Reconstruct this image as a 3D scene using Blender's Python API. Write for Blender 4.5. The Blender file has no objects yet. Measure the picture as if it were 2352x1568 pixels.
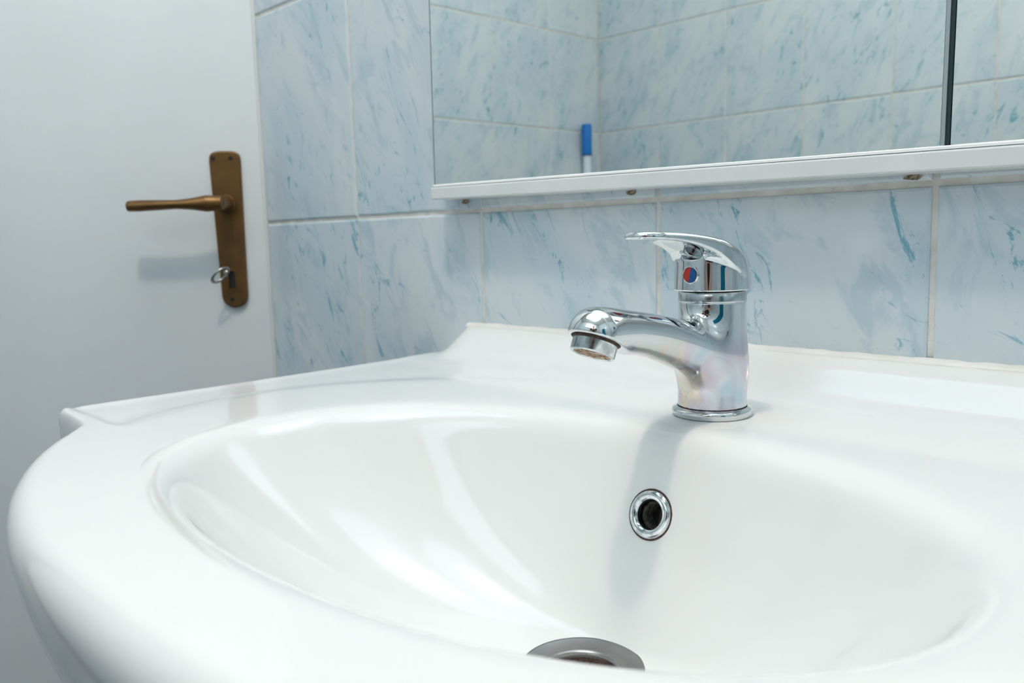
import bpy, bmesh, math, random
import numpy as np
from mathutils import Vector, Matrix

# ------------------------------------------------------------------ camera, world, light, exposure
sc = bpy.context.scene
COL = sc.collection
camd = bpy.data.cameras.new('camera'); cam = bpy.data.objects.new('camera', camd); COL.objects.link(cam)
camd.sensor_width = 36.0; camd.lens = 1955.551 * 36 / 2352; camd.clip_start = .01
yaw, pitch, roll = -0.8022, -0.1241, -0.0281
f_ = Vector((math.sin(yaw) * math.cos(pitch), math.cos(yaw) * math.cos(pitch), math.sin(pitch)))
r_ = Vector((math.cos(yaw), -math.sin(yaw), 0)); u_ = r_.cross(f_)
r2 = math.cos(roll) * r_ + math.sin(roll) * u_; u2 = -math.sin(roll) * r_ + math.cos(roll) * u_
M = Matrix((r2, u2, -f_)).transposed().to_4x4(); M.translation = Vector((0.9903, -0.5343, 0.9765)); cam.matrix_world = M
camd.dof.use_dof = True; camd.dof.focus_distance = 0.50; camd.dof.aperture_fstop = 12.0
sc.camera = cam
w = bpy.data.worlds.new('world'); sc.world = w; w.use_nodes = True
w.node_tree.nodes['Background'].inputs[0].default_value = (.72, .86, 1.0, 1); w.node_tree.nodes['Background'].inputs[1].default_value = .05
sc.view_settings.view_transform = 'Standard'; sc.view_settings.look = 'None'; sc.view_settings.gamma = 1; sc.view_settings.exposure = 0.15
sc.view_settings.use_curve_mapping = False


def lamp(name, kind, loc, energy, col, size, size_y=None, target=None):
    l = bpy.data.lights.new(name, kind); l.energy = energy; l.color = col
    if kind == 'AREA':
        l.shape = 'RECTANGLE' if size_y else 'DISK'; l.size = size
        if size_y: l.size_y = size_y
    else: l.shadow_soft_size = size
    o = bpy.data.objects.new(name, l); COL.objects.link(o); o.location = loc
    if target is not None: o.rotation_euler = (Vector(target) - Vector(loc)).to_track_quat('-Z', 'Y').to_euler()
    return o


lamp('warm_ceiling_light', 'POINT', (.76, -.57, 2.36), 24, (1, .82, .66), .045)
lamp('cool_fill_light', 'AREA', (.62, -.50, 2.43), 9.6, (.52, .79, 1.0), 1.3, target=(.60, -.62, 0))  # added bluish overhead fill, in place of light bounced off the ceiling
lamp('soft_fill_light', 'AREA', (.95, -1.372, 1.93), 2.6, (.66, .85, 1.0), 1.05, .50, target=(.95, 0, 1.93))  # added fill from an unseen window, for the soft second door shadow

# ------------------------------------------------------------------ helpers
def tag(o, label=None, cat=None, group=None, kind=None):
    if label: o['label'] = label
    if cat: o['category'] = cat
    if group: o['group'] = group
    if kind: o['kind'] = kind
    return o


def link(name, me, mat=None, parent=None, loc=(0, 0, 0), rot=(0, 0, 0), smooth=False):
    o = bpy.data.objects.new(name, me); COL.objects.link(o)
    if mat is not None:
        me.materials.clear(); me.materials.append(mat)
    if smooth: me.shade_smooth()
    o.location = loc; o.rotation_euler = rot
    if parent is not None: o.parent = parent
    return o


def empty(name, loc=(0, 0, 0), rotz=0):
    o = bpy.data.objects.new(name, None); COL.objects.link(o); o.location = loc; o.rotation_euler = (0, 0, rotz); o.empty_display_size = .05
    return o


def box_me(x0, x1, y0, y1, z0, z1, bev=0, seg=2):
    bm = bmesh.new(); bmesh.ops.create_cube(bm, size=1)
    for v in bm.verts:
        v.co = Vector(((x0 + x1) / 2 + v.co.x * (x1 - x0), (y0 + y1) / 2 + v.co.y * (y1 - y0), (z0 + z1) / 2 + v.co.z * (z1 - z0)))
    if bev: bmesh.ops.bevel(bm, geom=bm.edges[:], offset=bev, segments=seg, affect='EDGES', profile=.5)
    me = bpy.data.meshes.new('box'); bm.to_mesh(me); bm.free(); return me


def prism_me(pts, t0, t1, bev=0, seg=2):
    """outline pts in (x, z), extruded along -y from t0 to t1"""
    bm = bmesh.new()
    a = [bm.verts.new((x, -t0, z)) for x, z in pts]; b = [bm.verts.new((x, -t1, z)) for x, z in pts]
    bm.faces.new(a); fb = bm.faces.new(b[::-1]); n = len(pts)
    for i in range(n): bm.faces.new((a[i], b[i], b[(i + 1) % n], a[(i + 1) % n]))
    bmesh.ops.recalc_face_normals(bm, faces=bm.faces[:])
    if bev: bmesh.ops.bevel(bm, geom=list(fb.edges), offset=bev, segments=seg, affect='EDGES', profile=.5)
    me = bpy.data.meshes.new('prism'); bm.to_mesh(me); bm.free(); return me


def lathe_me(prof, n=96):
    """prof: (radius, z) from bottom/inside out"""
    vs, fs = [], []
    for r, z in prof:
        for k in range(n):
            t = 2 * math.pi * k / n; vs.append((r * math.cos(t), r * math.sin(t), z))
    for i in range(len(prof) - 1):
        for k in range(n):
            k2 = (k + 1) % n; fs.append((i * n + k, i * n + k2, (i + 1) * n + k2, (i + 1) * n + k))
    me = bpy.data.meshes.new('lathe'); me.from_pydata(vs, [], fs); me.update()
    bm = bmesh.new(); bm.from_mesh(me); bmesh.ops.remove_doubles(bm, verts=bm.verts[:], dist=1e-6); bmesh.ops.recalc_face_normals(bm, faces=bm.faces[:])
    bm.to_mesh(me); bm.free(); return me


def arc(cx, cz, r, a0, a1, n=8):
    return [(cx + r * math.cos(math.radians(a0 + (a1 - a0) * i / n)), cz + r * math.sin(math.radians(a0 + (a1 - a0) * i / n))) for i in range(n + 1)]


def nets(f, lo, hi, h):
    """surface nets of f(P)=0, vertices moved onto the surface, normals from the gradient. units mm -> m"""
    lo = np.array(lo, float); n = np.ceil((np.array(hi) - lo) / h).astype(int) + 1
    ax = [lo[i] + h * np.arange(n[i]) for i in range(3)]
    G = np.stack(np.meshgrid(*ax, indexing='ij'), -1); F = f(G.reshape(-1, 3)).reshape(n)
    S = F < 0
    c = np.zeros(n - 1, int)
    for dx in (0, 1):
        for dy in (0, 1):
            for dz in (0, 1):
                c += S[dx:n[0] - 1 + dx, dy:n[1] - 1 + dy, dz:n[2] - 1 + dz]
    act = (c > 0) & (c < 8); idx = -np.ones(act.shape, int); idx[act] = np.arange(act.sum())
    P = lo + (np.argwhere(act) + .5) * h
    quads = []
    for a in range(3):
        b_, c_ = (a + 1) % 3, (a + 2) % 3
        s0 = [slice(None)] * 3; s1 = [slice(None)] * 3
        s0[a] = slice(0, -1); s1[a] = slice(1, None)
        e = S[tuple(s0)] != S[tuple(s1)]
        ii = np.argwhere(e)
        ok = (ii[:, b_] > 0) & (ii[:, c_] > 0) & (ii[:, b_] < n[b_] - 1) & (ii[:, c_] < n[c_] - 1)
        ii = ii[ok]
        def at(db, dc):
            j = ii.copy(); j[:, b_] -= db; j[:, c_] -= dc; return idx[j[:, 0], j[:, 1], j[:, 2]]
        q = np.stack([at(1, 1), at(0, 1), at(0, 0), at(1, 0)], 1)
        inside = S[ii[:, 0], ii[:, 1], ii[:, 2]]
        q[~inside] = q[~inside][:, ::-1]
        quads.append(q)
    Q = np.concatenate(quads)
    def grad(P):
        g = np.zeros_like(P)
        for i in range(3):
            e = np.zeros(3); e[i] = .02; g[:, i] = (f(P + e) - f(P - e)) / .04
        return g
    for it in range(6):
        g = grad(P); v = f(P); st = v[:, None] * g / np.maximum((g * g).sum(1), .05)[:, None]
        ln = np.linalg.norm(st, axis=1); st *= np.minimum(1, .9 * h / np.maximum(ln, 1e-9))[:, None]; P = P - st
        if it in (1, 3):   # even the spacing, then project again
            nb = np.zeros_like(P); ct = np.zeros(len(P))
            for k in range(4):
                for kk in (k, (k + 1) % 4):
                    pass
                a0, b0 = Q[:, k], Q[:, (k + 1) % 4]
                np.add.at(nb, a0, P[b0]); np.add.at(ct, a0, 1); np.add.at(nb, b0, P[a0]); np.add.at(ct, b0, 1)
            P = .5 * P + .5 * nb / np.maximum(ct, 1)[:, None]
    for it in range(3):
        g = grad(P); P = P - f(P)[:, None] * g / np.maximum((g * g).sum(1), .05)[:, None]
    g = grad(P); N = g / np.maximum(np.linalg.norm(g, axis=1), 1e-9)[:, None]
    me = bpy.data.meshes.new('nets'); me.from_pydata((P / 1000).tolist(), [], Q.tolist()); me.update(); me.shade_smooth()
    me.normals_split_custom_set_from_vertices(N.tolist())
    return me


def smin(a, b, k):
    h = np.clip(.5 + .5 * (b - a) / k, 0, 1); return b + (a - b) * h - k * h * (1 - h)


def smax(a, b, k): return -smin(-a, -b, k)


def cone_seg(P, a, b, ra, rb, sx=1.0):
    a = np.array(a, float); b = np.array(b, float); q = P * np.array([1 / sx, 1, 1]); a = a * np.array([1 / sx, 1, 1]); b = b * np.array([1 / sx, 1, 1])
    d = b - a; t = np.clip(((q - a) @ d) / (d @ d), 0, 1); t2 = t * t * (3 - 2 * t)
    return np.linalg.norm(q - a - t[:, None] * d, axis=1) - (ra + (rb - ra) * t2)


# ------------------------------------------------------------------ materials
def newmat(name):
    m = bpy.data.materials.new(name); m.use_nodes = True; nt = m.node_tree
    return m, nt, nt.nodes['Principled BSDF']


def N(nt, typ, **kw):
    n = nt.nodes.new(typ)
    for k, v in kw.items():
        if k.startswith('i_'): n.inputs[k[2:].replace('_', ' ')].default_value = v
        else: setattr(n, k, v)
    return n


def simple(name, col, rough=.4, metal=0, **kw):
    m, nt, b = newmat(name); b.inputs['Base Color'].default_value = (*col, 1); b.inputs['Roughness'].default_value = rough; b.inputs['Metallic'].default_value = metal
    for k, v in kw.items(): b.inputs[k.replace('_', ' ')].default_value = v
    return m


def noisy(name, c0, c1, scale, rough=.4, metal=0, bump=0, bscale=None, detail=4, lo=.35, hi=.65, rvar=0):
    m, nt, b = newmat(name); tc = N(nt, 'ShaderNodeTexCoord')
    n = N(nt, 'ShaderNodeTexNoise'); n.inputs['Scale'].default_value = scale; n.inputs['Detail'].default_value = detail
    nt.links.new(tc.outputs['Object'], n.inputs['Vector'])
    r = N(nt, 'ShaderNodeValToRGB'); r.color_ramp.elements[0].position = lo; r.color_ramp.elements[1].position = hi
    r.color_ramp.elements[0].color = (*c0, 1); r.color_ramp.elements[1].color = (*c1, 1)
    nt.links.new(n.outputs['Fac'], r.inputs['Fac']); nt.links.new(r.outputs['Color'], b.inputs['Base Color'])
    b.inputs['Roughness'].default_value = rough; b.inputs['Metallic'].default_value = metal
    if rvar:
        mr = N(nt, 'ShaderNodeMapRange'); mr.inputs['To Min'].default_value = max(0, rough - rvar); mr.inputs['To Max'].default_value = rough + rvar
        nt.links.new(n.outputs['Fac'], mr.inputs['Value']); nt.links.new(mr.outputs['Result'], b.inputs['Roughness'])
    if bump:
        n2 = N(nt, 'ShaderNodeTexNoise'); n2.inputs['Scale'].default_value = bscale or scale * 4; nt.links.new(tc.outputs['Object'], n2.inputs['Vector'])
        bp = N(nt, 'ShaderNodeBump'); bp.inputs['Strength'].default_value = bump; bp.inputs['Distance'].default_value = .001
        nt.links.new(n2.outputs['Fac'], bp.inputs['Height']); nt.links.new(bp.outputs['Normal'], b.inputs['Normal'])
    return m


def tile_material():
    m, nt, b = newmat('marbled_blue_tile'); L = nt.links.new
    tc = N(nt, 'ShaderNodeTexCoord'); oi = N(nt, 'ShaderNodeObjectInfo')
    mul = N(nt, 'ShaderNodeMath', operation='MULTIPLY'); mul.inputs[1].default_value = 37.0; L(oi.outputs['Random'], mul.inputs[0])
    comb = N(nt, 'ShaderNodeCombineXYZ'); L(mul.outputs[0], comb.inputs['Y'])
    add = N(nt, 'ShaderNodeVectorMath', operation='ADD'); L(tc.outputs['Object'], add.inputs[0]); L(comb.outputs[0], add.inputs[1])

    def mp(rot, scale):
        a = N(nt, 'ShaderNodeMapping', vector_type='TEXTURE'); a.inputs['Rotation'].default_value = rot; L(add.outputs[0], a.inputs['Vector'])
        s = N(nt, 'ShaderNodeMapping'); s.inputs['Scale'].default_value = scale; L(a.outputs[0], s.inputs['Vector']); return s

    def noise(v, scale, detail=3, dist=0, rough=.5):
        n = N(nt, 'ShaderNodeTexNoise'); n.inputs['Scale'].default_value = scale; n.inputs['Detail'].default_value = detail; n.inputs['Distortion'].default_value = dist
        n.inputs['Roughness'].default_value = rough
        L(v.outputs[0], n.inputs['Vector']); return n

    def ramp(n, p0, p1, c0=(0, 0, 0), c1=(1, 1, 1)):
        r = N(nt, 'ShaderNodeValToRGB'); r.color_ramp.interpolation = 'EASE'; r.color_ramp.elements[0].position = p0; r.color_ramp.elements[1].position = p1
        r.color_ramp.elements[0].color = (*c0, 1); r.color_ramp.elements[1].color = (*c1, 1); L(n.outputs['Fac'], r.inputs['Fac']); return r

    def mix(a, bcol, fac, k):
        x = N(nt, 'ShaderNodeMix', data_type='RGBA'); f2 = N(nt, 'ShaderNodeMath', operation='MULTIPLY'); f2.inputs[1].default_value = k
        L(fac.outputs[0], f2.inputs[0]); L(f2.outputs[0], x.inputs[0]); L(a, x.inputs[6]); x.inputs[7].default_value = (*bcol, 1); return x.outputs[2]
    tilt = mp((0, math.radians(-22), 0), (1, 1, .45))
    base = ramp(noise(tilt, 13, 3, .4), .34, .68, (.635, .700, .728), (.530, .632, .694))
    cloud = ramp(noise(mp((0, math.radians(-28), 0), (1, 1, .46)), 30, 6, .9, .66), .49, .66)
    col = mix(base.outputs['Color'], (.38, .52, .61), cloud, .58)
    pale = ramp(noise(mp((0, math.radians(-46), 0), (1, 1, .16)), 34, 2, .5), .66, .74)
    col = mix(col, (.70, .72, .74), pale, .5)
    streak = ramp(noise(mp((0, math.radians(-22), 0), (1, 1, .34)), 50, 6, 1.6, .70), .565, .645)
    zone = ramp(noise(tilt, 13, 1, .2), .46, .58)
    mm = N(nt, 'ShaderNodeMath', operation='MULTIPLY'); L(streak.outputs[0], mm.inputs[0]); L(zone.outputs[0], mm.inputs[1])
    col = mix(col, (.17, .385, .48), mm, .95)
    streak2 = ramp(noise(mp((0, math.radians(-58), 0), (1, 1, .30)), 64, 6, 1.4, .68), .625, .70)
    col = mix(col, (.15, .38, .50), streak2, .7)
    L(col, b.inputs['Base Color']); b.inputs['Roughness'].default_value = .2
    b.inputs['Specular IOR Level'].default_value = .38
    wav = noise(mp((0, 0, 0), (1, 1, 1)), 11, 1)
    bp = N(nt, 'ShaderNodeBump'); bp.inputs['Strength'].default_value = .25; bp.inputs['Distance'].default_value = .002; L(wav.outputs['Fac'], bp.inputs['Height']); L(bp.outputs['Normal'], b.inputs['Normal'])
    return m


def chrome_material(name, stain=.0, seed=0.0, rough=.045):
    m, nt, b = newmat(name); L = nt.links.new; tc = N(nt, 'ShaderNodeTexCoord')
    b.inputs['Metallic'].default_value = 1
    mp = N(nt, 'ShaderNodeMapping'); mp.inputs['Location'].default_value = (seed, seed, seed); L(tc.outputs['Object'], mp.inputs['Vector'])
    n = N(nt, 'ShaderNodeTexNoise'); n.inputs['Scale'].default_value = 70; n.inputs['Detail'].default_value = 5; L(mp.outputs[0], n.inputs['Vector'])
    n2 = N(nt, 'ShaderNodeTexNoise'); n2.inputs['Scale'].default_value = 26; n2.inputs['Detail'].default_value = 2; L(mp.outputs[0], n2.inputs['Vector'])
    sep = N(nt, 'ShaderNodeSeparateXYZ'); L(tc.outputs['Object'], sep.inputs[0])
    # worn stains low on the body, colours also darkened to imitate dark reflections
    low = N(nt, 'ShaderNodeMapRange'); low.inputs['From Min'].default_value = .058; low.inputs['From Max'].default_value = .040; L(sep.outputs['Z'], low.inputs['Value'])
    film_reflect = N(nt, 'ShaderNodeValToRGB'); cr = film_reflect.color_ramp
    cr.elements[0].position = .30; cr.elements[0].color = (.36, .56, .70, 1); cr.elements[1].position = .74; cr.elements[1].color = (.74, .58, .42, 1)
    for p, c in ((.42, (.62, .65, .70)), (.50, (.60, .53, .63)), (.57, (.74, .62, .50)), (.65, (.56, .62, .58))):
        e = cr.elements.new(p); e.color = (*c, 1)
    L(n2.outputs['Fac'], film_reflect.inputs['Fac'])
    mx = N(nt, 'ShaderNodeMix', data_type='RGBA'); fm = N(nt, 'ShaderNodeMath', operation='MULTIPLY'); fm.inputs[1].default_value = stain
    L(low.outputs[0], fm.inputs[0]); L(fm.outputs[0], mx.inputs[0]); mx.inputs[6].default_value = (.72, .75, .765, 1); L(film_reflect.outputs[0], mx.inputs[7])
    L(mx.outputs[2], b.inputs['Base Color'])
    rr = N(nt, 'ShaderNodeMapRange'); rr.inputs['From Min'].default_value = .45; rr.inputs['From Max'].default_value = .7; rr.inputs['To Min'].default_value = 0; rr.inputs['To Max'].default_value = .22
    L(n.outputs['Fac'], rr.inputs['Value'])
    r3 = N(nt, 'ShaderNodeMath', operation='MULTIPLY_ADD'); L(rr.outputs[0], r3.inputs[0]); L(low.outputs[0], r3.inputs[1])
    r4 = N(nt, 'ShaderNodeMath', operation='MULTIPLY_ADD'); L(low.outputs[0], r4.inputs[0]); r4.inputs[1].default_value = .10 * min(1, stain * 2); r4.inputs[2].default_value = rough
    L(r4.outputs[0], r3.inputs[2]); L(r3.outputs[0], b.inputs['Roughness'])
    if not stain:
        nt.links.remove(b.inputs['Roughness'].links[0]); b.inputs['Roughness'].default_value = rough
    return m


MT = tile_material()
M_GROUT = noisy('pale_grout', (.60, .58, .53), (.74, .73, .70), 60, .8, bump=.4, bscale=900)
M_CER = simple('white_ceramic', (.76, .765, .755), .065, Specular_IOR_Level=.45)
M_SIL = noisy('silicone', (.72, .71, .67), (.80, .80, .78), 40, .35)
M_DOOR = noisy('white_door_paint', (.70, .73, .735), (.74, .765, .77), 5, .32, bump=.08, bscale=260)
M_TRIM = simple('white_trim_paint', (.70, .72, .71), .4)
M_BRONZE = noisy('bronze_anodised', (.145, .076, .026), (.19, .102, .036), 50, .38, .75)
M_DARK = simple('dark_recess', (.008, .008, .008), .7)
M_STEEL = noisy('key_steel', (.35, .33, .30), (.55, .53, .50), 120, .25, 1)
M_CHR = chrome_material('worn_chrome', .8)
M_CHR2 = chrome_material('bright_chrome', 0, rough=.05)
M_COLLAR = noisy('grimy_chrome', (.36, .40, .41), (.60, .64, .66), 120, .16, 1, rvar=.1)
M_AER = noisy('limescaled_chrome', (.45, .50, .50), (.74, .76, .78), 160, .12, 1, lo=.42, hi=.55, rvar=.1)
M_LIME = noisy('brown_limescale', (.20, .09, .045), (.62, .50, .36), 260, .7, bump=.8, bscale=700, lo=.4, hi=.62)
M_GRIME = noisy('dark_grime', (.035, .02, .015), (.11, .06, .04), 500, .8)
M_BRUSH = noisy('satin_steel', (.25, .245, .24), (.34, .33, .32), 30, .34, 1)
M_RED = simple('red_enamel', (.62, .022, .008), .25, Coat_Weight=.5)
M_BLUE = simple('blue_enamel', (.0, .10, .36), .25, Coat_Weight=.5)
M_WPLA = noisy('white_plastic_rail', (.66, .68, .68), (.70, .715, .715), 20, .30)
M_BRIGHTLINE = simple('bright_edge_line', (.92, .92, .91), .2)
M_MIRROR = simple('mirror_glass', (.86, .89, .865), .012, 1)
M_MEDGE = simple('mirror_cut_edge', (.28, .36, .37), .2, .3)
M_BLACKG = simple('black_gap', (.012, .03, .035), .3)
M_PLAST = noisy('white_plaster', (.66, .68, .68), (.70, .72, .72), 12, .7, bump=.15, bscale=120)
M_FLOOR = noisy('grey_floor_tile', (.06, .07, .075), (.09, .10, .105), 9, .35)
M_POLE = simple('white_plastic_pole', (.66, .74, .80), .35)
M_CAP = simple('blue_plastic_grip', (.0, .17, .55), .4)
M_RUST = noisy('chipped_hole', (.05, .04, .035), (.42, .34, .22), 600, .9)
M_TOWEL = noisy('blue_towel', (.0, .26, .42), (.01, .34, .52), 60, .9, bump=.8, bscale=1200)
M_GLASSW = simple('frosted_pane', (.8, .9, .95), .5)

# ------------------------------------------------------------------ room
RX0, RX1, RY, RZ = -.57, 1.95, -1.387, 2.45
TW, TH = .2, .25


def tile_mesh(w_, h_, t=.008, e=.0016):
    """front faces -y, front at y = 0, centred in x and z; edges rounded over"""
    vs = []
    for y, i in ((t, 0), (e, 0), (e * .3, e * .35), (0, e * 1.3)):
        for sx, sz in ((-1, -1), (1, -1), (1, 1), (-1, 1)): vs.append((sx * (w_ / 2 - i), y, sz * (h_ / 2 - i)))
    fs = [(12, 13, 14, 15)]
    for k in range(3):
        for j in range(4): fs.append((k * 4 + j, k * 4 + (j + 1) % 4, k * 4 + 4 + (j + 1) % 4, k * 4 + 4 + j))
    me = bpy.data.meshes.new('tile'); me.from_pydata(vs, [], fs); me.update(); me.materials.append(MT); return me


TM = tile_mesh(TW - .0032, TH - .0038)


def tiled_wall(name, length, origin, rotz, first=True, x_start=0., top=RZ):
    """slab of grout with tiles proud of it; local x runs along the wall, -y faces the room"""
    me = box_me(0, length, .0014, .06, 0, top)
    wl = link(name, me, M_GROUT, None, origin, (0, 0, rotz)); tag(wl, kind='structure')
    n = int(math.ceil((length - x_start) / TW - 1e-6)); rng = random.Random(hash(len(name)) + n)
    special = {}
    for i in range(-1, n):
        x0 = max(0, x_start + i * TW); x1 = min(x_start + (i + 1) * TW, length)
        for j in range(int(top / TH + .99)):
            z0 = j * TH; z1 = min(z0 + TH, top)
            if x1 - x0 < .02 or z1 - z0 < .02: continue
            full = x1 - x0 > TW - 1e-4 and z1 - z0 > TH - 1e-4
            if full: m = TM
            else:
                key = (round(x1 - x0, 4), round(z1 - z0, 4))
                if key not in special: special[key] = tile_mesh(x1 - x0 - .0032, z1 - z0 - .0038)
                m = special[key]
            o = bpy.data.objects.new('tile', m); COL.objects.link(o); o.parent = wl
            o.location = ((x0 + x1) / 2, rng.uniform(-.0003, .0003), (z0 + z1) / 2)
            o.rotation_euler = (rng.uniform(-.001, .001), 0, rng.uniform(-.001, .001))
    return wl


tiled_wall('wall_back', RX1, (0, 0, 0), 0)
tiled_wall('wall_front', RX1 - RX0, (RX1, RY, 0), math.pi, x_start=.12 - .0)
tiled_wall('wall_right', -RY, (RX1, 0, 0), -math.pi / 2)
tiled_wall('wall_left', -RY - .787, (RX0, RY, 0), math.pi / 2)
tag(link('floor', box_me(RX0 - .3, RX1 + .06, RY - .06, .35, -.08, 0), M_FLOOR), kind='structure')
tag(link('ceiling', box_me(RX0 - .3, RX1 + .06, RY - .06, .35, RZ, RZ + .08), M_PLAST), kind='structure')
# plain reveal behind the open door, and the strip that ends the tiling
tag(link('wall_far_left', box_me(RX0 - .3, -.012, .05, .11, 0, RZ), M_PLAST), kind='structure')
tag(link('wall_outer_left', box_me(RX0 - .3, RX0 - .24, RY + .6, .05, 0, RZ), M_PLAST), kind='structure')
tag(link('trim_1', box_me(-.0046, -.0002, -.0012, .05, 0, RZ, .0008, 1), M_TRIM), kind='structure')

tag(link('trim_2', box_me(RX0, RX0 + .0022, RY, RY + .0022, 0, RZ), M_GROUT), kind='structure')
# unseen window added around the soft fill, on the wall facing the mirror
wn = empty('added_window_1', (.95, RY, 1.93)); tag(wn, kind='structure')
bm = bmesh.new()
for x0, x1, z0, z1 in ((-.57, -.53, -.29, .29), (.53, .57, -.29, .29), (-.53, .53, -.29, -.255), (-.53, .53, .255, .29)):
    t = box_me(x0, x1, .001, .04, z0, z1, .003); bm.from_mesh(t)
me = bpy.data.meshes.new('f'); bm.to_mesh(me); bm.free(); link('window_frame', me, M_TRIM, wn)
link('pane', box_me(-.53, .53, .002, .006, -.255, .255), M_GLASSW, wn)

# ------------------------------------------------------------------ door, ajar, 52 degrees off the tiled wall
A = math.radians(52); dv = Vector((-math.cos(A), -math.sin(A), 0))
DOOR = empty('door_1', (dv.x * .0022, dv.y * .0022, 0), A + math.pi); tag(DOOR, kind='structure')   
LW = .86
# With rotz = A + pi, local x -> dv and local y -> normal (sin A, -cos A) * +1 = into the room
def door_part(name, me, mat, parent=DOOR, loc=(0, 0, 0), smooth=False): return link(name, me, mat, parent, loc, (0, 0, 0), smooth)


door_part('door_leaf', box_me(0, LW, -.040, 0, .008, 2.05, .0015, 1), M_DOOR)


def flip(me):   # prism_me builds towards -y; the room side of the door is local +y
    for v in me.vertices: v.co.y = -v.co.y
    me.flip_normals(); return me


# long handle plate
pu, ztop, zbot = .0433, 1.0895, .8955
pts = []
for t in np.linspace(0, 1, 13):   # bottom half round
    an = math.pi + math.pi * t; pts.append((pu - .0015 + .0158 * math.cos(an), zbot + .0158 + .0158 * math.sin(an)))
wtop = .0192
for t in np.linspace(0, 1, 19):   # softly arched top with round corners
    an = math.pi * t; c_, s_ = math.cos(an), math.sin(an)
    pts.append((pu + (wtop - .0004) * math.copysign(abs(c_) ** .55, c_), ztop - .0135 + .0135 * abs(s_) ** .62))
plate = door_part('handle_plate', flip(prism_me(pts, 0, .0065, .0022, 3)), M_BRONZE)


def ydisc(x, z, r, y0, y1, n=20):
    return flip(prism_me([(x + r * math.cos(2 * math.pi * k / n), z + r * math.sin(2 * math.pi * k / n)) for k in range(n)], y0, y1))


for (x, z) in ((.0566, 1.0800), (.0355, 1.0802), (.0450, .9058)):
    s = door_part('screw', ydisc(x, z, .0028, .0055, .0068), M_DARK, plate); s['label'] = 'dark screw head'
k = door_part('keyhole', flip(prism_me([(.0398, .920), (.0398, .938)] + [(.0438 + .0042 * math.cos(t), .938 + .0042 * math.sin(t)) for t in np.linspace(math.pi, 0, 8)] + [(.0478, .938), (.0478, .920)], .0055, .0068)), M_DARK, plate)
k['label'] = 'black keyhole slot'


def lever_sdf(P):
    x, y, z = P[:, 0], P[:, 1], P[:, 2]   # mm, local door frame, origin at spindle on plate; +x to the tip, +y out
    neck = np.maximum(np.hypot(x, z) - (8.5 - .03 * y), np.abs(y - 24) - 24) ; neck = smax(np.hypot(x, z) - (8.3 - .03 * y), np.abs(y - 22) - 24, 2)
    t = np.clip((x - 2) / 104, 0, 1)
    h = np.interp(t, [0, .12, .28, .45, .65, .85, 1], [9.0, 9.8, 7.0, 5.4, 6.1, 6.7, 6.2])
    th = np.interp(t, [0, .12, .28, .45, .65, .85, 1], [9.5, 9.5, 9, 8.5, 8.8, 8.8, 8.2])
    yc = 44 + 3.0 * np.sin(t * 2.6); zc = -1.5 * t
    e = (np.sqrt(((z - zc) / h) ** 2 + ((y - yc) / th) ** 2) - 1) * np.minimum(h, th)
    arm = smax(e, np.abs(x - 50) - 55, 3)
    return smin(neck, arm, 3)


lv = door_part('door_lever', nets(lever_sdf, (-14, -6, -14), (112, 60, 14), 1.3), M_BRONZE, DOOR, (.0438, .005, 1.0243))
lv['label'] = 'bronze-coloured lever pointing away from the tiles'
ro = lathe_me([(0, 0)] + [(.0115, 0), (.0118, .003), (.0105, .0045), (.0, .0045)], 32)
door_part('rose', ro, M_BRONZE, DOOR, (.0438, .006, 1.0243)).rotation_euler = (-math.pi / 2, 0, 0)

# key in the lock
key = empty('door_key', DOOR.location, A + math.pi); tag(key, 'small steel key with a looped bow sticking out of the bronze door plate', 'key')
me = bpy.data.meshes.new('k'); segs, ring = 32, 8; vs = []; fs = []
e1 = Vector((.74, .02, -.67)).normalized(); e2 = Vector((.34, .90, .26)); e2 = (e2 - e2.dot(e1) * e1).normalized(); e3 = e1.cross(e2)
for i in range(segs):
    a = 2 * math.pi * i / segs; c = e1 * (.0120 * math.cos(a)) + e2 * (.0100 * math.sin(a)); rad = (e1 * math.cos(a) + e2 * math.sin(a))
    for j in range(ring):
        b_ = 2 * math.pi * j / ring; p = c + rad * (.0021 * math.cos(b_)) + e3 * (.0013 * math.sin(b_)); vs.append(tuple(p))
for i in range(segs):
    for j in range(ring): fs.append((i * ring + j, ((i + 1) % segs) * ring + j, ((i + 1) % segs) * ring + (j + 1) % ring, i * ring + (j + 1) % ring))
me.from_pydata(vs, [], fs); me.update()
link('bow', me, M_STEEL, key, (.0520, .031, .9380), (0, 0, 0), True)
link('shank', lathe_me([(0, 0), (.0022, 0), (.0022, .014), (.0032, .015), (.0032, .018), (0, .018)], 16), M_STEEL, key, (.0440, .0045, .9405), (-math.pi / 2, 0, math.radians(-10)), True)

# ------------------------------------------------------------------ wash basin
X0 = .711; ZD = .866; CY = -.275
BAS = empty('wash_basin', (X0, 0, ZD)); tag(BAS, 'white ceramic wash basin with oval bowl fixed to the blue tiled wall', 'basin')
NT = 720; th = np.arange(NT) * 2 * np.pi / NT; ct, st_ = np.cos(th), np.sin(th)


S_ = lambda x: np.clip(x, 0, 1) ** 2 * (3 - 2 * np.clip(x, 0, 1))


def sup(a, b, n): return (np.abs(ct / a) ** n + np.abs(st_ / b) ** n) ** (-1 / n)


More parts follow.
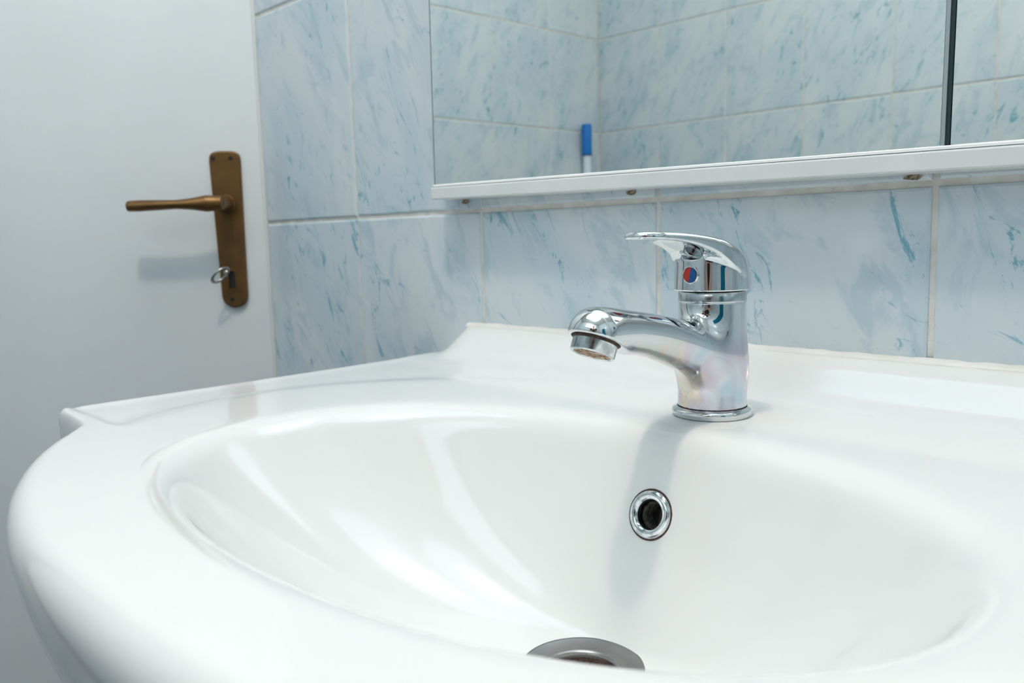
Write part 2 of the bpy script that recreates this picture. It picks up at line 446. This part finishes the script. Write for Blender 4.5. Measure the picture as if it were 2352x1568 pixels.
def contour():
    L = [(0.0, 0.0), (-.37, 0.0)]
    def rnd(p0, p1, p2, r, n=6):
        p0, p1, p2 = map(np.array, (p0, p1, p2)); d0 = (p0 - p1) / np.linalg.norm(p0 - p1); d2 = (p2 - p1) / np.linalg.norm(p2 - p1)
        a = p1 + d0 * r; b = p1 + d2 * r
        return [tuple((1 - t) ** 2 * a + 2 * t * (1 - t) * p1 + t * t * b) for t in np.linspace(0, 1, n)]
    L += rnd((-.37, 0), (-.371, -.357), (-.305, -.362), .016)
    us = np.linspace(.2995, 0, 60)
    arcp = [(-u, -.350 - .107 * (1 - (u / .30) ** 2.4) ** .75) for u in us]
    L += rnd((-.371, -.357), (-.2995, -.362), arcp[6], .012)
    L += arcp[5:]
    L = np.array(L); R = L[::-1].copy(); R[:, 0] *= -1
    return np.vstack([L, R[1:-1]])


PL = contour()


def radial(poly, c):
    out = np.zeros(NT); a = poly - c; b = np.roll(a, -1, 0)
    for i in range(NT):
        d = np.array([ct[i], st_[i]]); e = b - a
        den = d[0] * e[:, 1] - d[1] * e[:, 0]; den[np.abs(den) < 1e-12] = 1e-12
        t = (a[:, 0] * e[:, 1] - a[:, 1] * e[:, 0]) / den; s = (a[:, 0] * d[1] - a[:, 1] * d[0]) / den
        ok = (t > 0) & (s >= -1e-9) & (s <= 1 + 1e-9); out[i] = t[ok].max()
    return out


RC = radial(PL, np.array([0, CY]))
bf = np.where(st_ < 0, -.009 * S_(-st_), 0); RL = sup(.215, .145, 2.15) + bf; RI = sup(.196, .127, 2.15) + bf
DR = .0310; DC = np.array([0, -.220]); DZ = -.114; LIZ = -.011
S = lambda x: np.clip(x, 0, 1) ** 2 * (3 - 2 * np.clip(x, 0, 1))


def deckz(x, y):
    up = .0275 * S((y + .036) / .028) * S((.356 - np.abs(x)) / .026)
    # oval ring around the bowl stands a little above the two side wings
    q = ((x / .300) ** 2 + ((y + .245) / .215) ** 2)
    wing = -.0022 * S((q - 1.0) / .09) * S((-.03 - y) / .05) * S((.3655 - np.abs(x)) / .006) * S((y + .352) / .006)
    return up + wing


rows = []
drain = np.stack([DC[0] + DR * ct, DC[1] + DR * st_], 1)
lipi = np.stack([RI * ct, CY + RI * st_], 1); lipo = np.stack([RL * ct, CY + RL * st_], 1); con = np.stack([RC * ct, CY + RC * st_], 1)
dist = np.linalg.norm(lipi - drain, axis=1); pe = 1.22 + .95 * S((dist - .04) / .13)
NB = 44
for i in range(NB + 1):
    t = i / NB; p = drain + (lipi - drain) * t; z = DZ + (LIZ - DZ) * t ** pe; rows.append(np.column_stack([p, z]))
for i in range(1, 9):
    a = math.radians(20 + 70 * i / 8); k_ = (math.sin(math.radians(20)), math.cos(math.radians(20)))
    s = (math.cos(math.radians(20)) - math.cos(a)) / math.cos(math.radians(20)); zf = (math.sin(a) - k_[0]) / (1 - k_[0])
    p = lipi + (lipo - lipi) * s; rows.append(np.column_stack([p, np.full(NT, LIZ * (1 - zf))]))
front = S((-st_ - .12) / .5)
RE = .009 + .006 * front
RE = np.where(np.abs(con[:, 1]) < 1e-6, .0015, RE)
inner = con - np.stack([ct, st_], 1) * RE[:, None]
ND = 30
for i in range(1, ND + 1):
    t = i / ND; p = lipo + (inner - lipo) * t; rows.append(np.column_stack([p, deckz(p[:, 0], p[:, 1])]))
ez = rows[-1][:, 2].copy()
for i in range(1, 9):
    a = math.radians(90 * i / 8); p = inner + (con - inner) * math.sin(a); rows.append(np.column_stack([p, ez - RE * 1.0 * (1 - math.cos(a))]))
R_ = np.stack(rows)                      # rows x NT x 3
# light smoothing across the rings (creases at lip and bowl floor)
for _ in range(4):
    R2 = R_.copy(); R2[2:-9] = .5 * R_[2:-9] + .25 * (R_[1:-10] + R_[3:-8]); R_ = R2
BOWL = R_.copy()
under = []
el = np.stack([.10 * ct, -.19 + .09 * st_], 1)
for ins, z in ((.000, -.020), (.002, -.032), (.007, -.050), (.016, -.070), (.028, -.088), (.048, -.110), (.075, -.130), (.115, -.146), (.16, -.156)):
    rr = np.maximum(RC - ins * (1.0 + .9 * np.clip(1 - front, 0, 1)), .05); p = np.stack([rr * ct, CY + rr * st_], 1)
    zz = np.minimum(ez - RE - .001, z) if ins == 0 else np.full(NT, z)
    p[:, 1] = np.minimum(p[:, 1], 0); under.append(np.column_stack([p, zz]))
under.append(np.column_stack([el, np.full(NT, -.175)]))
ALL = np.concatenate([BOWL, np.stack(under)])
nr = len(ALL); vs = ALL.reshape(-1, 3).tolist(); fs = []
OV_T = None
# overflow position: on the rear bowl wall where z = -.0455
ib = NT // 4; col = BOWL[:NB, ib]; j = int(np.argmin(np.abs(col[:, 2] + .0462))); OV = col[j].copy(); tg = col[j + 1] - col[j - 1]; tg /= np.linalg.norm(tg)
ovn = np.array([0, -tg[2], tg[1]])      # points to the front and up
Kk = np.arange(NT); K2 = (Kk + 1) % NT
for i in range(nr - 1):
    for k in range(NT):
        k2 = (k + 1) % NT
        if i < NB and abs(k - ib) < 120:
            c_ = (ALL[i, k] + ALL[i + 1, k2]) / 2
            if np.linalg.norm(c_ - OV) < .0118: continue
        fs.append((i * NT + k, i * NT + k2, (i + 1) * NT + k2, (i + 1) * NT + k))
fs.append(tuple((nr - 1) * NT + k for k in range(NT)))
me = bpy.data.meshes.new('basin'); me.from_pydata(vs, [], fs); me.update(); me.validate()
bm = bmesh.new(); bm.from_mesh(me)
bmesh.ops.reverse_faces(bm, faces=bm.faces[:]) if (sum((f.normal.z for f in bm.faces if abs(f.calc_center_median().z) < .001)) < 0) else None
bm.to_mesh(me); bm.free()
link('basin_bowl', me, M_CER, BAS, smooth=True)
# silicone bead along the wall
bm = bmesh.new(); nb = 120; ring = 6; prev = None; rng = random.Random(4)
for i in range(nb + 1):
    x = -.330 + .66 * i / nb; r = .0042 + rng.uniform(-.0004, .0004); vv = []
    for j in range(ring + 1):
        a = math.pi / 2 * j / ring; vv.append(bm.verts.new((x, .0002 - r * 1.5 * math.sin(a), .0258 + r * math.cos(a) * .95)))
    if prev:
        for j in range(ring): bm.faces.new((prev[j], vv[j], vv[j + 1], prev[j + 1]))
    prev = vv
bmesh.ops.recalc_face_normals(bm, faces=bm.faces[:]); me = bpy.data.meshes.new('bead'); bm.to_mesh(me); bm.free()
link('silicone_bead', me, M_SIL, BAS, smooth=True)
# overflow ring
ov = empty('overflow', tuple(OV)); ov.parent = BAS
q = Vector(ovn).to_track_quat('Z', 'Y'); ov.rotation_mode = 'QUATERNION'; ov.rotation_quaternion = q
pr = [(.0078, -.016), (.0079, -.002)] + arc(.0108, -.0002, .0029, 180, 0, 10) + [(.0137, -.0022)]
o = link('overflow_ring', lathe_me(pr, 64), M_AER, ov, smooth=True); o['label'] = 'pitted chrome overflow ring'
link('rust_stain', lathe_me([(.0130, -.0012), (.0136, .0006), (.0144, .0004), (.0147, -.001)], 64), M_GRIME, ov, smooth=True)
link('overflow_hole', lathe_me([(.0, -.015), (.0083, -.015), (.0083, -.0135)], 32), M_DARK, ov)
link('overflow_sleeve', lathe_me([(.0078, -.0150), (.0077, -.0035)], 32), noisy('grimy_sleeve', (.05, .045, .035), (.20, .19, .16), 300, .6), ov, smooth=True)
link('overflow_divider', box_me(-.0007, .0007, -.008, .008, -.0142, -.010), M_GRIME, ov)
# drain
dr = [(.0, -.012), (.014, -.0115), (.0165, -.008), (.0178, -.0035)] + arc(.0205, -.0028, .0026, 170, 60, 6) + [(.0245, -.0012), (.0310, .0006), (.0322, .0008), (.0326, -.0004)]
dob = empty('drain', (DC[0], DC[1], DZ)); dob.parent = BAS
link('drain_flange', lathe_me(dr[3:], 80), M_BRUSH, dob, smooth=True)['label'] = 'satin steel flange'
link('drain_well', lathe_me(dr[:4], 48), M_GRIME, dob, smooth=True)
link('drain_plug', lathe_me([(0, -.0050), (.010, -.0052), (.0135, -.0062), (.0142, -.009)], 48), noisy('limescaled_plug', (.10, .095, .085), (.42, .40, .36), 260, .45, .8, lo=.5, hi=.6), dob, smooth=True)

# ------------------------------------------------------------------ mixer tap
TY = -.0965
TAP = empty('basin_tap', (X0 - .001, TY, ZD + .0004)); TAP.rotation_euler = (0, 0, math.pi)   # local +y = forward, over the bowl
tag(TAP, 'worn chrome single-lever mixer tap standing on the white basin', 'tap')
link('base_ring', lathe_me([(.0195, 0), (.0238, 0)] + arc(.0222, .0026, .0019, -40, 90, 8) + [(.0212, .0052), (.0207, .0052), (.0200, .0050)], 96), M_CHR2, TAP, smooth=True)
tag_ = link('base_gap', lathe_me([(.0200, .0048), (.0205, .0056), (.0200, .0062)], 96), M_GRIME, TAP, smooth=True)


def SPL(t, X, Y):
    """smooth interpolation through knots (natural cubic, solved once per call)"""
    X = np.array(X, float); Y = np.array(Y, float); n = len(X); h = np.diff(X); A_ = np.eye(n); B_ = np.zeros(n)
    for i in range(1, n - 1):
        A_[i, i - 1] = h[i - 1]; A_[i, i] = 2 * (h[i - 1] + h[i]); A_[i, i + 1] = h[i]; B_[i] = 6 * ((Y[i + 1] - Y[i]) / h[i] - (Y[i] - Y[i - 1]) / h[i - 1])
    m = np.linalg.solve(A_, B_); k = np.clip(np.searchsorted(X, t) - 1, 0, n - 2); a = X[k + 1] - t; b = t - X[k]; hh = h[k]
    return m[k] * a ** 3 / (6 * hh) + m[k + 1] * b ** 3 / (6 * hh) + (Y[k] / hh - m[k] * hh / 6) * a + (Y[k + 1] / hh - m[k + 1] * hh / 6) * b


SPY = [-10, 20, 44, 66, 88, 104, 118]; SPZ = [26, 39.5, 48.2, 54.3, 58.0, 58.9, 58.5]; SPR = [15, 14.6, 13.2, 11.9, 12.2, 13.7, 14.3]


def body_sdf(P):
    x, y, z = P[:, 0], P[:, 1], P[:, 2]; r = np.hypot(x, y)
    cyl = smax(r - (20.5 - .010 * z), z - 68.2, .8)
    yy = np.clip(y, 0, 107.3)
    zc = SPL(yy, SPY, SPZ); rc = SPL(yy, SPY, SPR); sl = (SPL(yy + .5, SPY, SPZ) - SPL(yy - .5, SPY, SPZ)); ca = 1 / np.sqrt(1 + sl * sl)
    ov_ = np.maximum(y - 107.3, 0) + np.minimum(y, 0)
    sp = np.sqrt((x / 1.06) ** 2 + ((z - zc) * ca) ** 2 + ov_ ** 2) - rc
    d = smin(cyl, sp, 12.0)
    nrm = np.array([0, .415, -.910]); pl = (P - np.array([0, 107.3, 55.6])) @ nrm
    near = S((y - 74) / 10)
    d = np.where(near > 0, smax(d, pl * 1.0 + (1 - near) * -30, 1.2), d)
    d = smax(d, 5.2 - z, .5)
    return d


link('tap_body', nets(body_sdf, (-24, -24, 2), (24, 126, 76), .9), M_CHR, TAP)
link('collar', lathe_me([(.0190, .0675), (.0199, .0680), (.0200, .0690), (.0199, .0735), (.0192, .0742), (.015, .0745)], 96), M_COLLAR, TAP, smooth=True)['label'] = 'dull grimy collar'


def T_(y): return 102.6 + .215 * y - .00155 * y * y - .036 * np.clip(-y, 0, 40) ** 2


def handle_sdf(P):
    x, y, z = P[:, 0], P[:, 1], P[:, 2]; r = np.hypot(x, y)
    back = S((24 - y) / 34)
    top = (z - (T_(y) - (.004 + .017 * back) * x * x)) * .88
    dome = smax(r - (22.8 - .05 * (z - 75)), top, 5.0)
    wdt = SPL(np.clip(y, -10, 66), [-10, 5, 20, 36, 52, 66], [20.5, 20.2, 17.4, 14.6, 13.2, 12.8])
    yq = np.clip((y - 62.5) / 13.0, 0, 1.2)
    plan = np.where(y > 62.5, np.sqrt((x / 12.9) ** 2 + yq ** 2) * 12.9 - 12.9, np.abs(x) - wdt)
    und = SPL(np.clip(y, 0, 80), [0, 12, 22, 34, 48, 62, 80], [86, 92.5, 97.4, 101.4, 104.0, 105.3, 106.2])
    plate = smax(smax(plan * .9, top, 2.4), (und - z) * .85, 1.6)
    plate = smax(plate, -(y + 2), 4)
    d = smin(dome, plate, 4.5)
    # hollow under the lever
    zc = SPL(np.clip(y, 10, 70), [10, 25, 40, 55, 70], [92.5, 97.5, 101.0, 103.0, 104.0])
    e = np.sqrt((x / 10.8) ** 2 + ((y - 37) / 21) ** 2 + ((z - zc) / 4.6) ** 2); pocket = (e - 1) * 4.6
    d = smax(d, -pocket, 1.2)
    d = smax(d, 74.8 - z, 1.0)
    return d


link('lever_handle', nets(handle_sdf, (-27, -27, 73), (27, 82, 114), .8), M_CHR2, TAP)
# red / blue marker
mk = empty('temperature_marker', (0, .0228, .0846)); mk.parent = TAP; mk.rotation_euler = (math.radians(90), 0, math.pi)
bm = bmesh.new()


def half(a0, a1):
    n = 16; pts = [(.0043 * math.cos(a0 + (a1 - a0) * i / n), .0043 * math.sin(a0 + (a1 - a0) * i / n)) for i in range(n + 1)]
    bm = bmesh.new(); a = [bm.verts.new((x, y, 0)) for x, y in pts]; b = [bm.verts.new((x * .93, y * .93, .0007)) for x, y in pts]
    bm.faces.new(b); bm.faces.new(a[::-1])
    for i in range(len(pts)): j = (i + 1) % len(pts); bm.faces.new((a[i], a[j], b[j], b[i]))
    bmesh.ops.recalc_face_normals(bm, faces=bm.faces[:]); me = bpy.data.meshes.new('h'); bm.to_mesh(me); bm.free(); return me


t0 = math.radians(78)
link('marker_half', half(t0, t0 + math.pi), M_RED, mk)['label'] = 'red half of the marker'
link('marker_half', half(t0 + math.pi, t0 + 2 * math.pi), M_BLUE, mk)['label'] = 'blue half of the marker'
link('marker_ring', lathe_me([(.0043, -.002), (.0044, .0004), (.0050, .0005), (.0054, -.0004), (.0054, -.002)], 40), M_AER, mk, smooth=True)
# aerator
ae = empty('aerator', (0, .1073, .0554)); ae.parent = TAP; ae.rotation_euler = (math.radians(24.5), 0, 0)
link('aerator_shell', lathe_me([(.0098, -.0070), (.0100, -.0075), (.0112, -.0075), (.0117, -.0069), (.0118, -.0008), (.0126, .0004)], 72), M_AER, ae, smooth=True)['label'] = 'chrome shell with limescale'
link('aerator_mesh', lathe_me([(0, -.0068), (.004, -.0066), (.0042, -.0072), (.0066, -.0070), (.0068, -.0064), (.0098, -.0070)], 48), M_LIME, ae, smooth=True)['label'] = 'brown crusted outlet'
link('aerator_gap', lathe_me([(.0117, -.0012), (.0131, .0001), (.0117, .0014)], 72), M_GRIME, ae, smooth=True)

# ------------------------------------------------------------------ mirror cabinet (sags 0.75 degrees to the right)
MC = empty('mirror_cabinet', (.366, 0, 1.0112)); MC.rotation_euler = (0, math.radians(.75), 0)
tag(MC, 'flat bathroom mirror cabinet with sliding mirror panes and white bottom rail', 'mirror')
W_ = .90; H_ = .60
link('back_panel', box_me(.001, W_, -.0165, -.0005, .004, H_), M_WPLA, MC)
link('bottom_rail', box_me(-.002, W_ + .002, -.0285, -.0005, 0, .0112, .0012, 2), M_WPLA, MC)
link('bright_edge_strip', box_me(0, W_, -.0274, -.0252, .0110, .0136, .0005, 1), M_BRIGHTLINE, MC)  # added bright strip, standing in for chipped silvering and the rail's reflection
link('rail_groove', box_me(0, W_, -.02755, -.0270, .01115, .01150), M_BLACKG, MC)
link('mirror_pane', box_me(.0005, .445, -.0250, -.0205, .0128, H_, .0006, 1), M_MIRROR, MC)
link('mirror_pane', box_me(.4490, W_, -.0236, -.0195, .0136, H_, .0006, 1), M_MIRROR, MC)
link('pane_edge', box_me(-.0006, .0006, -.0250, -.0166, .0135, H_), M_MEDGE, MC)
link('pane_edge', box_me(.4450, .4470, -.0256, -.0205, .0130, H_), simple('grey_edge_strip', (.35, .40, .42), .3, .3), MC)
link('pane_gap', box_me(.4470, .4492, -.0245, -.0166, .0130, H_), M_BLACKG, MC)
# three old plugged holes in the tile just below the cabinet
hid = [(.381, 1.0088), (.576, 1.0066), (.787, 1.0042)]
for i, (x, z) in enumerate(hid):
    rng = random.Random(i); pts = [((.0048 + rng.uniform(-.001, .001)) * math.cos(t), (.0019 + rng.uniform(-.0004, .0004)) * math.sin(t)) for t in np.linspace(0, 2 * math.pi, 14, endpoint=False)]
    o = link('wall_plug', prism_me(pts, -.004, .0009), M_RUST, None, (x, -.0002, z))
    tag(o, ['chipped wall plug under the left end of the mirror rail', 'chipped wall plug under the mirror rail, left of the tap lever', 'chipped wall plug under the mirror rail by the grout line right of the tap'][i], 'wall plug', 'old wall plugs below the mirror')

# ------------------------------------------------------------------ broom in the opposite corner, seen in the mirror
BR = empty('broom', (-.545, RY + .085, 0)); tag(BR, 'upright broom with white pole and blue grip, reflected in the mirror', 'broom')
link('pole', lathe_me([(0, .10), (.0105, .10), (.0105, 1.20), (0, 1.20)], 24), M_POLE, BR, smooth=True)
link('grip', lathe_me([(0, 1.185), (.0132, 1.185), (.0136, 1.19), (.0136, 1.262), (.0125, 1.267), (0, 1.268)], 24), M_CAP, BR, smooth=True)
link('broom_head', box_me(-.012, .022, -.03, .24, .07, .11, .006, 2), M_CAP, BR)
link('bristles', box_me(-.010, .020, -.028, .238, .003, .07, .003, 1), simple('bristle_blue', (.05, .22, .5), .8), BR)

# photographer, standing behind the camera: only mirrored, dark and small, in the chrome of the tap
PR = empty('person', (1.10, -1.06, 0)); PR.rotation_euler = (0, 0, math.radians(24))   # faces local +y
tag(PR, 'person in dark t-shirt holding a camera, seen tiny in the chrome of the tap', 'person')


def skin(name, verts, edges, radii, mat, root, lvl=2):
    me = bpy.data.meshes.new(name); me.from_pydata(verts, edges, []); me.update()
    o = bpy.data.objects.new(name + '_tmp', me); COL.objects.link(o)
    o.modifiers.new('s', 'SKIN'); sub = o.modifiers.new('d', 'SUBSURF'); sub.levels = lvl; sub.render_levels = lvl
    for i, r in enumerate(radii): me.skin_vertices[0].data[i].radius = r if isinstance(r, tuple) else (r, r); me.skin_vertices[0].data[i].use_root = (i == 0)
    dg = bpy.context.evaluated_depsgraph_get(); m2 = bpy.data.meshes.new_from_object(o.evaluated_get(dg)); bpy.data.objects.remove(o)
    return link(name, m2, mat, root, smooth=True)


M_SKIN = simple('skin', (.55, .34, .26), .5); M_SHIRT = noisy('black_tshirt', (.012, .012, .014), (.025, .025, .028), 30, .9); M_JEANS = noisy('dark_jeans', (.02, .025, .04), (.035, .04, .06), 60, .9)
M_HAIR = simple('dark_hair', (.015, .010, .008), .6)
bv = [(0, 0, .93), (0, 0, 1.10), (0, -.01, 1.28), (0, 0, 1.42), (0, .01, 1.50), (0, .02, 1.56), (0, .035, 1.66), (0, .03, 1.75)]
be = [(0, 1), (1, 2), (2, 3), (3, 4), (4, 5), (5, 6), (6, 7)]; br = [(.15, .10), (.135, .095), (.17, .11), (.15, .085), .055, .060, .085, .070]
for sx in (-1, 1):
    b0 = len(bv)
    bv += [(sx * .18, 0, 1.42), (sx * .25, .02, 1.14), (sx * .10, .22, 1.20), (sx * .09, 0, .88), (sx * .10, .02, .50), (sx * .10, 0, .09), (sx * .11, .12, .035)]
    be += [(3, b0), (b0, b0 + 1), (b0 + 1, b0 + 2), (0, b0 + 3), (b0 + 3, b0 + 4), (b0 + 4, b0 + 5), (b0 + 5, b0 + 6)]
    br += [.062, .045, .030, .088, .060, .042, .035]
skin('body', bv, be, br, M_SKIN, PR)
# clothes: the same skeleton a little thicker, cut at collar, sleeve and hem
sv = [(0, 0, .90), (0, 0, 1.10), (0, -.01, 1.28), (0, 0, 1.41), (0, .008, 1.455)]; se = [(0, 1), (1, 2), (2, 3), (3, 4)]; sr = [(.165, .118), (.15, .11), (.185, .125), (.165, .10), .075]
for sx in (-1, 1):
    b0 = len(sv); sv += [(sx * .18, 0, 1.42), (sx * .215, .01, 1.28)]; se += [(3, b0), (b0, b0 + 1)]; sr += [.078, .068]
skin('tshirt', sv, se, sr, M_SHIRT, PR)
jv = [(0, 0, .98), (0, 0, .90)]; je = [(0, 1)]; jr = [(.155, .108), (.165, .115)]
for sx in (-1, 1):
    b0 = len(jv); jv += [(sx * .09, 0, .84), (sx * .10, .02, .50), (sx * .10, 0, .10)]; je += [(1, b0), (b0, b0 + 1), (b0 + 1, b0 + 2)]; jr += [.102, .078, .065]
skin('trousers', jv, je, jr, M_JEANS, PR)
skin('hair', [(0, -.015, 1.66), (0, .005, 1.77)], [(0, 1)], [.090, .078], M_HAIR, PR)
for sx in (-1, 1):
    for k in range(5):   # four fingers closed around the camera body and a thumb on top
        if k < 4: v = [(sx * .10, .225, 1.205 - .012 * k), (sx * .085, .262, 1.215 - .018 * k), (sx * .060, .285 - .002 * k, 1.215 - .018 * k), (sx * .042, .272, 1.214 - .018 * k)]
        else: v = [(sx * .10, .225, 1.21), (sx * .080, .235, 1.245), (sx * .055, .245, 1.252)]
        skin('finger', v, [(i, i + 1) for i in range(len(v) - 1)], [.012, .0095, .0085, .0075][:len(v)], M_SKIN, PR, 1)
HC = empty('handheld_camera', PR.matrix_basis @ Vector((0, .25, 1.205))); HC.rotation_euler = PR.rotation_euler
tag(HC, 'small black camera held in the hands of the person in the tap reflection', 'camera')
link('camera_body', box_me(-.062, .062, -.018, .018, -.040, .040, .008, 3), simple('black_camera_body', (.01, .01, .01), .4), HC)
link('camera_lens', lathe_me([(0, 0), (.030, 0), (.032, .004), (.032, .045), (.029, .048), (.024, .044), (0, .042)], 32), simple('black_lens', (.012, .012, .014), .25), HC, (0, .016, 0), (-math.pi / 2, 0, 0), True)

# towel on the right wall
tw = empty('towel', (RX1, -.72, 1.18)); tag(tw, 'bright blue towel on the right wall, mirrored as a blue stripe in the tap', 'towel')
bm = bmesh.new(); nx, nz = 40, 12; V = []
for i in range(nx + 1):
    V.append([bm.verts.new((-.030 - .012 * math.sin(i * .9) * (.4 + .6 * (nz - k) / nz), -.16 + .32 * i / nx, -.42 + .84 * k / nz)) for k in range(nz + 1)])
for i in range(nx):
    for k in range(nz): bm.faces.new((V[i][k], V[i][k + 1], V[i + 1][k + 1], V[i + 1][k]))
bmesh.ops.solidify(bm, geom=bm.faces[:], thickness=.004); me = bpy.data.meshes.new('tw'); bm.to_mesh(me); bm.free(); link('cloth', me, M_TOWEL, tw, smooth=True)
link('towel_rail', box_me(-.05, 0, -.20, .20, .40, .412, .003, 2), M_CHR2, tw)
